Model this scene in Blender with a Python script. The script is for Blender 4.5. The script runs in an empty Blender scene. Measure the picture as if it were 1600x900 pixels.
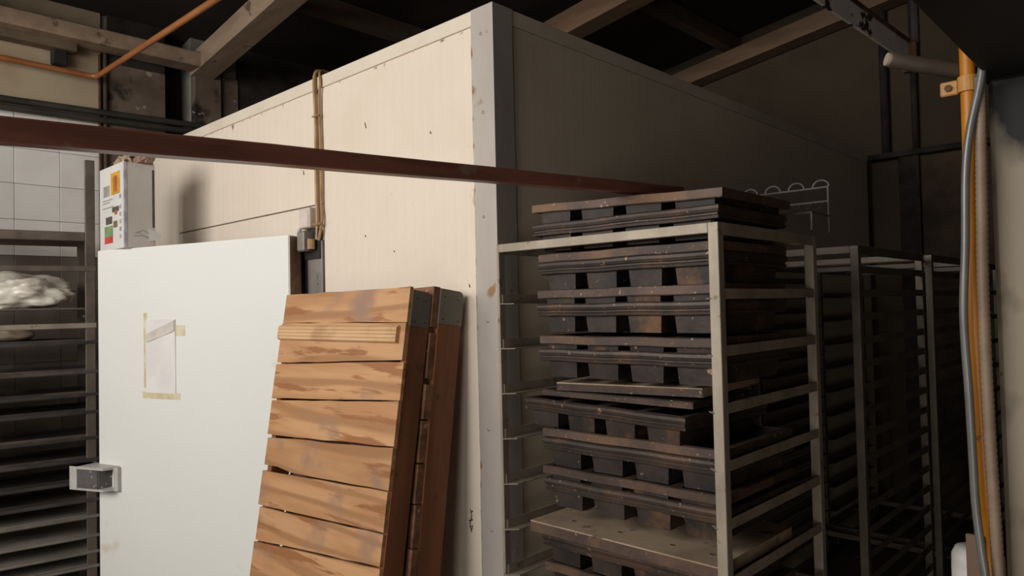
import bpy, bmesh, math, random
from mathutils import Vector, Matrix, noise
random.seed(7)
R = math.radians
S = bpy.context.scene
COL = S.collection

# ------------------------------------------------------------------ camera, light, exposure
cam_d = bpy.data.cameras.new('camera')
cam = bpy.data.objects.new('camera', cam_d); COL.objects.link(cam)
cam_d.sensor_width = 36.0
cam_d.lens = 36.0 * 1136.9 / 1600.0
cam_d.clip_start = 0.05
yaw, pitch, roll = 0.757702, 0.025845, -0.022265
fw = Vector((-math.sin(yaw) * math.cos(pitch), math.cos(yaw) * math.cos(pitch), math.sin(pitch)))
r0 = Vector((math.cos(yaw), math.sin(yaw), 0)); u0 = r0.cross(fw)
rt = math.cos(roll) * r0 + math.sin(roll) * u0
up = -math.sin(roll) * r0 + math.cos(roll) * u0
M = Matrix((rt, up, -fw)).transposed().to_4x4()
M.translation = Vector((1.823, -1.855, 1.6))
cam.matrix_world = M
S.camera = cam

W = bpy.data.worlds.new('world'); S.world = W; W.use_nodes = True
W.node_tree.nodes['Background'].inputs[0].default_value = (0.75, 0.85, 1.0, 1)
W.node_tree.nodes['Background'].inputs[1].default_value = 0.12

def area(name, loc, rot, sx, sy, power, col):
    d = bpy.data.lights.new(name, 'AREA'); d.shape = 'RECTANGLE'; d.size = sx; d.size_y = sy
    d.energy = power; d.color = col
    o = bpy.data.objects.new(name, d); COL.objects.link(o); o.location = loc; o.rotation_euler = rot
    return o
# daylight through the tall window in the wall behind the camera, above eye level
area('window_daylight', (-0.75, -4.45, 2.85), (R(84), 0, 0), 3.7, 1.9, 196, (1.0, 0.97, 0.925))
# added fill light, set low in a made-up opening to its right
area('low_fill_light', (2.35, -4.45, 0.85), (R(94), 0, 0), 1.3, 1.4, 32, (1.0, 0.95, 0.88))

S.view_settings.view_transform = 'Standard'
S.view_settings.look = 'None'
S.view_settings.gamma = 1.0
S.view_settings.use_curve_mapping = False
S.view_settings.exposure = 0.0

# ------------------------------------------------------------------ materials
def mat(name, c1, c2=None, scale=6.0, stretch=(1, 1, 1), rough=0.6, metal=0.0, bump=0.0, bscale=None,
        spots=None, spot_scale=14.0, spot_lo=0.62, spot_hi=0.70, detail=6.0, rand=0.0, lo=0.35, hi=0.65,
        third=None, third_scale=2.0, third_lo=0.5, third_hi=0.65, wave=None, third_st=False, spec=0.4, transmission=0.0):
    m = bpy.data.materials.new(name); m.use_nodes = True
    nt = m.node_tree; N = nt.nodes; Lk = nt.links
    b = N['Principled BSDF']
    b.inputs['Roughness'].default_value = rough
    b.inputs['Metallic'].default_value = metal
    b.inputs['Specular IOR Level'].default_value = spec
    if transmission: b.inputs['Transmission Weight'].default_value = transmission
    tc = N.new('ShaderNodeTexCoord'); oi = N.new('ShaderNodeObjectInfo')
    cmb = N.new('ShaderNodeVectorMath'); cmb.operation = 'ADD'
    ml = N.new('ShaderNodeVectorMath'); ml.operation = 'SCALE'; ml.inputs[0].default_value = (7.1, 3.3, 9.7)
    Lk.new(oi.outputs['Random'], ml.inputs['Scale'])
    Lk.new(tc.outputs['Object'], cmb.inputs[0]); Lk.new(ml.outputs[0], cmb.inputs[1])
    mp = N.new('ShaderNodeMapping'); mp.inputs['Scale'].default_value = stretch
    Lk.new(cmb.outputs[0], mp.inputs['Vector'])
    def nz(sc, vec=None, det=detail):
        n = N.new('ShaderNodeTexNoise'); n.inputs['Scale'].default_value = sc; n.inputs['Detail'].default_value = det
        n.inputs['Roughness'].default_value = 0.6
        Lk.new((vec or mp).outputs[0], n.inputs['Vector']); return n
    def ramp(src, a, z):
        r = N.new('ShaderNodeMapRange'); r.inputs['From Min'].default_value = a; r.inputs['From Max'].default_value = z
        r.interpolation_type = 'SMOOTHSTEP'
        Lk.new(src, r.inputs['Value']); return r.outputs['Result']
    def mix(f, a, c):
        x = N.new('ShaderNodeMix'); x.data_type = 'RGBA'
        if isinstance(f, float): x.inputs['Factor'].default_value = f
        else: Lk.new(f, x.inputs['Factor'])
        for s, v in (('A', a), ('B', c)):
            k = [i for i in x.inputs if i.name == s and i.type == 'RGBA'][0]
            if isinstance(v, tuple): k.default_value = (*v, 1)
            else: Lk.new(v, k)
        return [o for o in x.outputs if o.type == 'RGBA'][0]
    n1 = nz(scale)
    col = mix(ramp(n1.outputs['Fac'], lo, hi), c1, c2 or tuple(0.8 * v for v in c1))
    if wave:
        wv = N.new('ShaderNodeTexWave'); wv.wave_type = 'BANDS'; wv.bands_direction = wave[0]
        wv.inputs['Scale'].default_value = wave[1]; wv.inputs['Distortion'].default_value = wave[2]
        wv.inputs['Detail'].default_value = 3; wv.inputs['Detail Scale'].default_value = 1.2
        Lk.new(mp.outputs[0], wv.inputs['Vector'])
        col = mix(ramp(wv.outputs['Fac'], wave[4], wave[5]), col, wave[3])
    if third:
        n3 = nz(third_scale, mp if third_st else cmb); col = mix(ramp(n3.outputs['Fac'], third_lo, third_hi), col, third)
    if spots:
        n2 = nz(spot_scale, cmb, 3.0); col = mix(ramp(n2.outputs['Fac'], spot_lo, spot_hi), col, spots)
    if rand:
        hs = N.new('ShaderNodeHueSaturation')
        mr = N.new('ShaderNodeMapRange'); mr.inputs['To Min'].default_value = 1 - rand; mr.inputs['To Max'].default_value = 1 + rand
        Lk.new(oi.outputs['Random'], mr.inputs['Value']); Lk.new(mr.outputs[0], hs.inputs['Value'])
        Lk.new(col, hs.inputs['Color']); col = hs.outputs['Color']
    Lk.new(col, b.inputs['Base Color'])
    if bump:
        bp = N.new('ShaderNodeBump'); bp.inputs['Strength'].default_value = bump; bp.inputs['Distance'].default_value = 0.01
        nb = nz(bscale or scale * 3); Lk.new(nb.outputs['Fac'], bp.inputs['Height']); Lk.new(bp.outputs['Normal'], b.inputs['Normal'])
    m['col'] = 1
    return m

def panel_mat(name, base, dirt, rust, axis, edges, rust_amt=1.0, points=()):
    """Painted insulated-panel sheet: faint vertical ribs, dusty yellowing, rust crept in from given edges."""
    m = mat(name, base, dirt, scale=1.6, rough=0.42, spots=tuple(0.55 * v for v in dirt), spot_scale=90, spot_lo=0.70, spot_hi=0.76, lo=0.40, hi=0.80)
    nt = m.node_tree; N = nt.nodes; Lk = nt.links; b = N['Principled BSDF']
    tc = N.new('ShaderNodeTexCoord'); sp = N.new('ShaderNodeSeparateXYZ'); Lk.new(tc.outputs['Object'], sp.inputs[0])
    src = b.inputs['Base Color'].links[0].from_socket
    nn = N.new('ShaderNodeTexNoise'); nn.inputs['Scale'].default_value = 16; nn.inputs['Detail'].default_value = 5
    mpp = N.new('ShaderNodeMapping'); mpp.inputs['Scale'].default_value = (1, 1, 0.45); Lk.new(tc.outputs['Object'], mpp.inputs['Vector'])
    Lk.new(mpp.outputs[0], nn.inputs['Vector'])
    for ax, pos, width, lo, hi in edges:     # rust near a seam
        d = N.new('ShaderNodeMath'); d.operation = 'SUBTRACT'; Lk.new(sp.outputs[ax], d.inputs[0]); d.inputs[1].default_value = pos
        a = N.new('ShaderNodeMath'); a.operation = 'ABSOLUTE'; Lk.new(d.outputs[0], a.inputs[0])
        f = N.new('ShaderNodeMapRange'); f.inputs['From Min'].default_value = 0; f.inputs['From Max'].default_value = width
        f.inputs['To Min'].default_value = 0.30; f.inputs['To Max'].default_value = 0.0; Lk.new(a.outputs[0], f.inputs['Value'])
        s = N.new('ShaderNodeMath'); s.operation = 'ADD'; Lk.new(f.outputs[0], s.inputs[0]); Lk.new(nn.outputs['Fac'], s.inputs[1])
        t = N.new('ShaderNodeMapRange'); t.inputs['From Min'].default_value = lo; t.inputs['From Max'].default_value = hi
        t.inputs['To Max'].default_value = rust_amt
        Lk.new(s.outputs[0], t.inputs['Value'])
        x = N.new('ShaderNodeMix'); x.data_type = 'RGBA'; Lk.new(t.outputs[0], x.inputs['Factor'])
        ka = [i for i in x.inputs if i.name == 'A' and i.type == 'RGBA'][0]; kb = [i for i in x.inputs if i.name == 'B' and i.type == 'RGBA'][0]
        Lk.new(src, ka); kb.default_value = (*rust, 1); src = [o for o in x.outputs if o.type == 'RGBA'][0]
    Lk.new(src, b.inputs['Base Color'])
    wv = N.new('ShaderNodeTexWave'); wv.wave_type = 'BANDS'; wv.bands_direction = axis
    wv.inputs['Scale'].default_value = 5.2; wv.inputs['Distortion'].default_value = 0.0
    Lk.new(tc.outputs['Object'], wv.inputs['Vector'])
    pw = N.new('ShaderNodeMath'); pw.operation = 'POWER'; Lk.new(wv.outputs['Fac'], pw.inputs[0]); pw.inputs[1].default_value = 9
    bp = N.new('ShaderNodeBump'); bp.inputs['Strength'].default_value = 0.22 if axis == 'X' else 0.04; bp.inputs['Distance'].default_value = 0.003
    Lk.new(pw.outputs[0], bp.inputs['Height']); Lk.new(bp.outputs['Normal'], b.inputs['Normal'])
    return m

m_screw = None
def edge_stain_shade(m, stains_shades, nscale=16, zs=0.45):
    nt = m.node_tree; N = nt.nodes; Lk = nt.links; b = N['Principled BSDF']
    tc = N.new('ShaderNodeTexCoord'); sp = N.new('ShaderNodeSeparateXYZ'); Lk.new(tc.outputs['Object'], sp.inputs[0])
    src = b.inputs['Base Color'].links[0].from_socket
    nn = N.new('ShaderNodeTexNoise'); nn.inputs['Scale'].default_value = nscale; nn.inputs['Detail'].default_value = 5
    mpp = N.new('ShaderNodeMapping'); mpp.inputs['Scale'].default_value = (1, 1, zs); Lk.new(tc.outputs['Object'], mpp.inputs['Vector']); Lk.new(mpp.outputs[0], nn.inputs['Vector'])
    for ax, pos, width, lo, hi, colr in stains_shades:
        d = N.new('ShaderNodeMath'); d.operation = 'SUBTRACT'; Lk.new(sp.outputs[ax], d.inputs[0]); d.inputs[1].default_value = pos
        a = N.new('ShaderNodeMath'); a.operation = 'ABSOLUTE'; Lk.new(d.outputs[0], a.inputs[0])
        f = N.new('ShaderNodeMapRange'); f.inputs['From Max'].default_value = width; f.inputs['To Min'].default_value = 0.30; f.inputs['To Max'].default_value = 0.0; Lk.new(a.outputs[0], f.inputs['Value'])
        q = N.new('ShaderNodeMath'); q.operation = 'ADD'; Lk.new(f.outputs[0], q.inputs[0]); Lk.new(nn.outputs['Fac'], q.inputs[1])
        t = N.new('ShaderNodeMapRange'); t.inputs['From Min'].default_value = lo; t.inputs['From Max'].default_value = hi; Lk.new(q.outputs[0], t.inputs['Value'])
        x = N.new('ShaderNodeMix'); x.data_type = 'RGBA'; Lk.new(t.outputs[0], x.inputs['Factor'])
        ka = [i for i in x.inputs if i.name == 'A' and i.type == 'RGBA'][0]; kb = [i for i in x.inputs if i.name == 'B' and i.type == 'RGBA'][0]
        Lk.new(src, ka); kb.default_value = (*colr, 1); src = [o for o in x.outputs if o.type == 'RGBA'][0]
    Lk.new(src, b.inputs['Base Color'])
RUST = (0.20, 0.085, 0.03)
m_panel = panel_mat('cream_panel', (0.79, 0.685, 0.57), (0.73, 0.62, 0.49), RUST, 'X',
                    [('Z', 2.635, 0.05, 0.83, 0.93), ('X', -0.108, 0.022, 0.76, 0.88)])
m_panel_plain = panel_mat('cream_panel_plain', (0.78, 0.685, 0.575), (0.72, 0.615, 0.495), RUST, 'X', [('Z', 2.10, 0.02, 0.84, 0.95)])
m_panel_shaded = panel_mat('cream_panel_shaded', (0.60, 0.51, 0.39), (0.50, 0.42, 0.31), RUST, 'Y', [('Z', 2.64, 0.03, 0.90, 0.98)])  # darker copy of the panel cream, the side's shade put into its colour
m_screw = mat('screw_head', (0.36, 0.33, 0.30), rough=0.4, metal=0.4)
m_trim = mat('cream_trim', (0.75, 0.67, 0.55), (0.70, 0.61, 0.49), rough=0.4, scale=3)
m_trim_shaded = mat('cream_trim_shaded', (0.60, 0.52, 0.41), (0.52, 0.45, 0.35), rough=0.45, scale=3)  # trim cream darkened likewise for the shaded side
m_alu = mat('corner_metal', (0.49, 0.44, 0.395), (0.40, 0.355, 0.32), scale=3, stretch=(1, 1, 0.3), rough=0.5, metal=0.25,
            spots=(0.30, 0.17, 0.08), spot_scale=9, spot_lo=0.67, spot_hi=0.76, bump=0.05)
m_door = mat('white_door', (0.80, 0.80, 0.755), (0.785, 0.785, 0.74), rough=0.38, scale=1.3, spots=(0.66, 0.60, 0.46), spot_scale=3.1, spot_lo=0.66, spot_hi=0.80)
m_edge = mat('brown_edge', (0.33, 0.22, 0.12), (0.17, 0.10, 0.055), scale=5, rough=0.6)
m_dark = mat('dark_void', (0.012, 0.010, 0.009), (0.02, 0.017, 0.015), rough=0.8)
m_greyframe = mat('grey_frame', (0.30, 0.27, 0.24), (0.22, 0.20, 0.18), rough=0.5, metal=0.3, spots=(0.1, 0.07, 0.05), spot_scale=20)
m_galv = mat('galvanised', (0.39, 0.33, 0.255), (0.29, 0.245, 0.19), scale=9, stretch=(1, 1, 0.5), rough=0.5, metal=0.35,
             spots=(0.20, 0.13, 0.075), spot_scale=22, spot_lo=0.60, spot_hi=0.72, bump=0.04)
m_galv_dark = mat('galvanised_dimmed', (0.165, 0.138, 0.108), (0.11, 0.092, 0.072), scale=9, rough=0.55, metal=0.35, bump=0.04)  # galvanised colour darkened to carry the shade on the rear racks
m_rackl = mat('left_rack_steel', (0.17, 0.135, 0.108), (0.115, 0.09, 0.073), scale=7, rough=0.5, metal=0.3)
m_pan = mat('burnt_pan', (0.026, 0.021, 0.019), (0.052, 0.037, 0.030), scale=7, rough=0.5, metal=0.3, spots=(0.30, 0.20, 0.13),
            spot_scale=42, spot_lo=0.67, spot_hi=0.74, third=(0.14, 0.072, 0.034), third_scale=5, third_lo=0.55, third_hi=0.68, bump=0.12, bscale=40, rand=0.25)
m_strap = mat('rusty_strap', (0.105, 0.066, 0.048), (0.060, 0.042, 0.036), scale=6, rough=0.55, metal=0.3, spots=(0.36, 0.22, 0.13),
              spot_scale=60, spot_lo=0.64, spot_hi=0.71, third=(0.15, 0.085, 0.05), third_scale=5, bump=0.1, bscale=50, rand=0.2)
m_band = mat('black_band', (0.042, 0.033, 0.028), (0.068, 0.048, 0.037), scale=7, rough=0.45, metal=0.35, spots=(0.32, 0.22, 0.15),
             spot_scale=62, spot_lo=0.65, spot_hi=0.72, third=(0.10, 0.06, 0.04), third_scale=5, bump=0.1, bscale=50, rand=0.15)
m_flour = mat('floured_lid', (0.40, 0.30, 0.205), (0.27, 0.195, 0.13), scale=5, rough=0.8, spots=(0.09, 0.06, 0.045), spot_scale=11,
              spot_lo=0.60, spot_hi=0.72, bump=0.06)
m_sheet_lit = mat('grey_tray_lit', (0.34, 0.31, 0.27), (0.24, 0.215, 0.185), scale=4, rough=0.5, metal=0.3, spots=(0.32, 0.28, 0.23), spot_scale=9, spot_lo=0.6, rand=0.2)  # lower trays and runners: their lit tone is put into this lighter colour
m_sheet_dk = mat('dark_tray', (0.035, 0.030, 0.029), (0.06, 0.05, 0.045), scale=4, rough=0.5, metal=0.3, third=(0.10, 0.075, 0.055), rand=0.3)
def wood(name, c1, c2, red, worn):
    return mat(name, c1, c2, scale=7.0, stretch=(0.22, 1.8, 1.8), rough=0.5, wave=('Z', 1.6, 10.0, tuple(0.82 * v for v in c2), 0.6, 1.0),
               third=red, third_scale=8.5, third_lo=0.54, third_hi=0.60, third_st=True, bump=0.1, bscale=30, rand=0.09,
               spots=worn, spot_scale=3.4, spot_lo=0.52, spot_hi=0.72)
m_plank = wood('pine_plank', (0.54, 0.30, 0.148), (0.44, 0.222, 0.098), (0.31, 0.13, 0.05), (0.31, 0.185, 0.125))
m_strip = mat('new_pine_strip', (0.66, 0.44, 0.25), (0.58, 0.36, 0.18), scale=7, stretch=(0.2, 3, 3), rough=0.5, third=(0.48, 0.29, 0.15), third_scale=4)
m_rail = mat('stained_rail', (0.25, 0.095, 0.040), (0.17, 0.062, 0.027), scale=5, stretch=(3, 3, 0.3), rough=0.5, spots=(0.12, 0.05, 0.025), spot_scale=16, bump=0.06)
m_rough = mat('rough_plank_end', (0.28, 0.13, 0.07), (0.13, 0.06, 0.035), scale=14, rough=0.8, spots=(0.42, 0.26, 0.16), spot_scale=30, bump=0.4, bscale=50)
m_cap = mat('zinc_cap', (0.20, 0.185, 0.155), (0.155, 0.145, 0.12), scale=5, rough=0.5, metal=0.4, spots=(0.05, 0.04, 0.03), spot_scale=22, spot_lo=0.70)
m_bar = mat('brown_bar', (0.34, 0.135, 0.095), (0.22, 0.088, 0.062), scale=7, stretch=(3, 0.3, 3), rough=0.35, spots=(0.36, 0.25, 0.20),
            spot_scale=9, spot_lo=0.62, spot_hi=0.72, bump=0.1, bscale=30)
m_card = mat('carton_white', (0.72, 0.70, 0.68), (0.66, 0.64, 0.61), rough=0.5, spots=(0.45, 0.40, 0.36), spot_scale=6, spot_lo=0.68, spot_hi=0.8)
m_card_shaded = mat('carton_side_shaded', (0.60, 0.555, 0.52), (0.54, 0.50, 0.46), rough=0.55, spots=(0.38, 0.32, 0.28), spot_scale=7, spot_lo=0.68, spot_hi=0.78)  # carton white dimmed, shade of the side faces painted in
m_paper = mat('paper', (0.80, 0.755, 0.72), (0.72, 0.68, 0.67), scale=5, rough=0.6, bump=0.12, bscale=12)
m_sleeve = mat('paper_fold', (0.56, 0.50, 0.46), (0.68, 0.62, 0.57), scale=8, rough=0.25, bump=0.2)
m_tape = mat('yellow_tape', (0.72, 0.66, 0.48), (0.58, 0.48, 0.27), scale=12, rough=0.4)
def flat(name, c, rough=0.6): return mat(name, c, tuple(0.7 * v for v in c), scale=18, rough=rough)
m_yel = flat('print_yellow', (0.70, 0.36, 0.03)); m_org = flat('print_orange', (0.45, 0.13, 0.02)); m_grn = flat('print_green', (0.25, 0.38, 0.16))
m_red = flat('print_red', (0.70, 0.07, 0.05)); m_blk = flat('print_dark', (0.10, 0.085, 0.07)); m_pg = flat('print_grey', (0.42, 0.40, 0.36))
m_bag = mat('plastic_bag', (0.80, 0.75, 0.66), (0.60, 0.52, 0.41), scale=4, rough=0.22, bump=0.15, bscale=9, lo=0.4, hi=0.75)
m_tile = mat('white_tile', (0.80, 0.77, 0.73), (0.73, 0.70, 0.66), scale=3, rough=0.3, rand=0.05)
m_tile_low = mat('taupe_tile', (0.20, 0.17, 0.145), (0.15, 0.128, 0.108), scale=3, rough=0.35, rand=0.08)
m_grout = mat('grout', (0.27, 0.25, 0.225), rough=0.8)
m_cream = mat('cream_plaster', (0.42, 0.34, 0.23), (0.33, 0.245, 0.155), scale=1.5, rough=0.8, third=(0.26, 0.14, 0.06), third_scale=1.3, third_lo=0.52, third_hi=0.72)
m_plaster = mat('blotched_plaster', (0.20, 0.145, 0.105), (0.13, 0.092, 0.068), scale=2.5, rough=0.85, third=(0.016, 0.013, 0.012), third_scale=2.6,
                third_lo=0.57, third_hi=0.68, spots=(0.36, 0.28, 0.21), spot_scale=8, spot_lo=0.66)  # brown plaster with near-black blotches
m_nearblack = mat('near_black', (0.016, 0.013, 0.012), (0.04, 0.03, 0.025), scale=5, rough=0.9)  # near-black brown shared by wall patches, pipes and rods
m_backwall = mat('brown_wall', (0.070, 0.051, 0.030), (0.055, 0.039, 0.023), scale=1.6, rough=0.85)
m_backlow = mat('brown_wall_low', (0.085, 0.055, 0.031), (0.025, 0.017, 0.012), scale=2.2, rough=0.85)
m_wallgen = mat('far_plaster', (0.075, 0.062, 0.052), (0.055, 0.045, 0.038), scale=2, rough=0.85)
m_bounce_white = mat('bounce_white', (0.72, 0.69, 0.64), (0.62, 0.59, 0.54), scale=2, rough=0.85)  # unseen front wall made pale to bounce light into the room
m_floor = mat('worn_floor', (0.12, 0.10, 0.082), (0.08, 0.066, 0.055), scale=3, rough=0.6)
m_roof = mat('dark_roof', (0.020, 0.014, 0.012), (0.030, 0.020, 0.016), scale=3, rough=0.9)
m_rafter = mat('pale_rafter', (0.34, 0.245, 0.17), (0.26, 0.18, 0.12), scale=5, stretch=(0.4, 2, 2), rough=0.7, spots=(0.12, 0.08, 0.055), spot_scale=7)
m_rafter2 = mat('brown_rafter', (0.22, 0.135, 0.08), (0.16, 0.095, 0.056), scale=5, stretch=(0.4, 2, 2), rough=0.75)
m_purlin = mat('dull_purlin', (0.12, 0.085, 0.062), (0.085, 0.06, 0.045), scale=4, rough=0.8)
m_copper = mat('copper_tube', (0.42, 0.16, 0.055), (0.32, 0.11, 0.04), scale=5, rough=0.4, metal=0.25)
m_conduit = mat('rusty_conduit', (0.42, 0.27, 0.14), (0.30, 0.17, 0.08), scale=10, rough=0.5, metal=0.1)
m_cable = mat('black_cable', (0.030, 0.027, 0.023), (0.05, 0.045, 0.038), rough=0.6)
m_gas = mat('yellow_paint', (0.58, 0.22, 0.012), (0.48, 0.17, 0.010), scale=4, rough=0.4, spots=(0.25, 0.10, 0.02), spot_scale=14, spot_lo=0.68)
m_clamp = mat('clamp_yellow', (0.50, 0.25, 0.065), (0.36, 0.17, 0.05), scale=14, rough=0.5)
m_greyhose = mat('grey_conduit', (0.20, 0.195, 0.185), (0.15, 0.145, 0.14), scale=6, rough=0.3, metal=0.2)
m_brownhose = mat('brown_hose', (0.26, 0.185, 0.13), (0.20, 0.135, 0.09), scale=12, rough=0.5)
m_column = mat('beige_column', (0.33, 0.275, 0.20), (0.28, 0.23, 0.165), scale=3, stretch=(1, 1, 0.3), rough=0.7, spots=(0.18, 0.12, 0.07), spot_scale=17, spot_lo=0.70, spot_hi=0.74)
edge_stain_shade(m_column, [('Z', 2.14, 0.34, 0.52, 0.74, (0.014, 0.012, 0.011))], 7, 0.7)  # soot plus the duct's shade, both mixed into the column colour
edge_stain_shade(m_alu, [('X', -0.107, 0.03, 0.80, 0.92, (0.24, 0.12, 0.05)), ('Z', 1.66, 0.05, 0.74, 0.84, (0.30, 0.17, 0.08))], 20, 0.7)
m_chip = mat('chipped_white', (0.80, 0.72, 0.68), (0.68, 0.60, 0.56), scale=6, rough=0.6, spots=(0.05, 0.03, 0.02), spot_scale=13, spot_lo=0.58, spot_hi=0.63)
m_rust = mat('flaking_rust', (0.16, 0.08, 0.04), (0.07, 0.035, 0.02), scale=20, rough=0.85, bump=0.4)
m_wpipe = mat('dusty_pipe', (0.085, 0.063, 0.044), (0.055, 0.04, 0.028), scale=8, rough=0.6)
m_drum = mat('white_drum', (0.70, 0.66, 0.60), (0.50, 0.475, 0.45), scale=8, rough=0.5, third=(0.30, 0.28, 0.28), third_scale=5)
m_hood = mat('black_hood', (0.012, 0.011, 0.012), (0.02, 0.017, 0.017), rough=0.7)
m_wire = mat('bright_wire', (0.30, 0.265, 0.25), (0.20, 0.18, 0.17), rough=0.3, metal=0.6)
m_lintel = mat('old_lintel', (0.10, 0.075, 0.05), (0.16, 0.115, 0.07), scale=4, rough=0.8)
m_brown = mat('crumpled_brown', (0.25, 0.17, 0.12), (0.50, 0.38, 0.27), scale=18, rough=0.8, spots=(0.12, 0.06, 0.05), spot_scale=14, spot_lo=0.55)
m_black = mat('black_plastic', (0.03, 0.027, 0.025), rough=0.5)
m_pinkbox = mat('grubby_switch_box', (0.68, 0.60, 0.53), (0.60, 0.50, 0.43), scale=9, rough=0.45)
m_latchin = mat('latch_grey', (0.105, 0.097, 0.088), (0.15, 0.14, 0.13), scale=14, rough=0.5, metal=0.3, spots=(0.62, 0.58, 0.53), spot_scale=26, spot_lo=0.60, spot_hi=0.68)
m_latch = mat('latch_shell', (0.52, 0.51, 0.48), (0.44, 0.42, 0.39), scale=9, rough=0.45)
m_boardbrown = mat('brown_board', (0.20, 0.12, 0.08), (0.15, 0.09, 0.06), rough=0.6)

# ------------------------------------------------------------------ helpers
def box(bm, x0, x1, y0, y1, z0, z1):
    v = [bm.verts.new(p) for p in ((x0, y0, z0), (x1, y0, z0), (x1, y1, z0), (x0, y1, z0), (x0, y0, z1), (x1, y0, z1), (x1, y1, z1), (x0, y1, z1))]
    for f in ((3, 2, 1, 0), (4, 5, 6, 7), (0, 1, 5, 4), (1, 2, 6, 5), (2, 3, 7, 6), (3, 0, 4, 7)):
        bm.faces.new([v[i] for i in f])
    return v
def hexa(bm, lo, hi):
    """closed prism between two equal rings of points"""
    a = [bm.verts.new(p) for p in lo]; b = [bm.verts.new(p) for p in hi]; n = len(a)
    bm.faces.new(a[::-1]); bm.faces.new(b)
    for i in range(n): bm.faces.new((a[i], a[(i + 1) % n], b[(i + 1) % n], b[i]))
def B(*boxes, bevel=0.0, seg=1):
    bm = bmesh.new()
    for b in boxes: box(bm, *b)
    if bevel: bmesh.ops.bevel(bm, geom=bm.edges[:], offset=bevel, segments=seg, affect='EDGES', profile=0.5)
    return bm
def tube(bm, pts, r, n=8, cap=True, radii=None):
    pts = [Vector(p) for p in pts]; rings = []; prev = None
    for i, p in enumerate(pts):
        d = (pts[min(i + 1, len(pts) - 1)] - pts[max(i - 1, 0)]).normalized()
        if prev is None:
            a = Vector((0, 0, 1)) if abs(d.z) < 0.9 else Vector((1, 0, 0))
            u = d.cross(a).normalized()
        else: u = (prev - d * prev.dot(d)).normalized()
        prev = u; w = d.cross(u); rr = radii[i] if radii else r
        rings.append([bm.verts.new(p + (u * math.cos(t) + w * math.sin(t)) * rr) for t in (2 * math.pi * k / n for k in range(n))])
    for a, b in zip(rings, rings[1:]):
        for k in range(n): bm.faces.new((a[k], a[(k + 1) % n], b[(k + 1) % n], b[k]))
    if cap: bm.faces.new(rings[0][::-1]); bm.faces.new(rings[-1])
def T(pts, r, n=8, **k):
    bm = bmesh.new(); tube(bm, pts, r, n, **k); return bm
def curve_pts(P, k=6):
    """Catmull-Rom through points"""
    P = [Vector(p) for p in P]; out = []
    Q = [P[0]] + P + [P[-1]]
    for i in range(1, len(Q) - 2):
        for j in range(k):
            t = j / k; a, b, c, d = Q[i - 1], Q[i], Q[i + 1], Q[i + 2]
            out.append(0.5 * ((2 * b) + (c - a) * t + (2 * a - 5 * b + 4 * c - d) * t * t + (3 * b - a - 3 * c + d) * t ** 3))
    return out + [P[-1]]
def smooth(o, on=True):
    for p in o.data.polygons: p.use_smooth = on
    return o
def obj(name, bm, m, parent=None, base=None):
    bmesh.ops.recalc_face_normals(bm, faces=bm.faces[:])
    me = bpy.data.meshes.new(name); bm.to_mesh(me); bm.free(); me.materials.append(m)
    o = bpy.data.objects.new(name, me); COL.objects.link(o)
    if parent is not None: link_to(o, parent)
    return o
ROOT = {}
def link_to(o, parent):
    o.parent = parent
    if parent.name in ROOT: o.matrix_parent_inverse = Matrix.Translation(-ROOT[parent.name])
def again(src, name, parent, loc=None):
    o = src.copy(); COL.objects.link(o); o.name = name; o.parent = parent
    o.matrix_parent_inverse = src.matrix_parent_inverse.copy()
    if loc is not None: o.location = loc
    return o
def thing(name, label, cat, base=(0, 0, 0), group=None):
    """An Empty at the thing's base; its parts are modelled in room coordinates."""
    o = bpy.data.objects.new(name, None); COL.objects.link(o); o.empty_display_size = 0.1
    o.location = base; ROOT[o.name] = Vector(base); return tag(o, label, cat, group)
def tag(o, label, cat, group=None):
    o['label'] = label; o['category'] = cat
    if group: o['group'] = group
    return o
def struct(name, bm, m): o = obj(name, bm, m); o['kind'] = 'structure'; return o
def dup_tree(root, name):
    r = root.copy(); COL.objects.link(r); r.name = name
    def rec(src, dst):
        for ch in kids[src.name]:
            c = ch.copy(); COL.objects.link(c); c.parent = dst; c.matrix_parent_inverse = ch.matrix_parent_inverse.copy(); rec(ch, c)
    kids = {}
    for o in list(COL.objects):
        kids.setdefault(o.name, [])
        if o.parent: kids.setdefault(o.parent.name, []).append(o)
    rec(root, r)
    return r

# ------------------------------------------------------------------ room shell
struct('floor', B((-3.6, 3.6, -5.7, 4.4, -0.1, 0.0)), m_floor)
SL, Z0 = 0.144, 3.30                     # roof rises towards +x
def zr(x): return Z0 + SL * (x + 3.4)
bm = bmesh.new()
hexa(bm, [(-3.7, -5.8, zr(-3.7) + 0.30), (3.7, -5.8, zr(3.7) + 0.30), (3.7, 4.5, zr(3.7) + 0.30), (-3.7, 4.5, zr(-3.7) + 0.30)],
     [(-3.7, -5.8, zr(-3.7) + 0.36), (3.7, -5.8, zr(3.7) + 0.36), (3.7, 4.5, zr(3.7) + 0.36), (-3.7, 4.5, zr(-3.7) + 0.36)])
ceiling = struct('ceiling', bm, m_roof)
def rafter(y0, y1, h, m, x0=-3.38, x1=3.4):
    bm = bmesh.new()
    lo = [(x, y, zr(x) + dz) for x, y, dz in ((x0, y0, 0), (x0, y1, 0), (x0, y1, h), (x0, y0, h))]
    hi = [(x, y, zr(x) + dz) for x, y, dz in ((x1, y0, 0), (x1, y1, 0), (x1, y1, h), (x1, y0, h))]
    hexa(bm, lo, hi); return obj('rafter', bm, m, ceiling)
rafter(0.34, 0.50, 0.15, m_rafter); rafter(2.25, 2.42, 0.17, m_rafter2); rafter(4.0, 4.17, 0.14, m_rafter2)
rafter(-1.5, -1.34, 0.16, m_rafter2); rafter(-3.4, -3.24, 0.16, m_rafter2)
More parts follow.
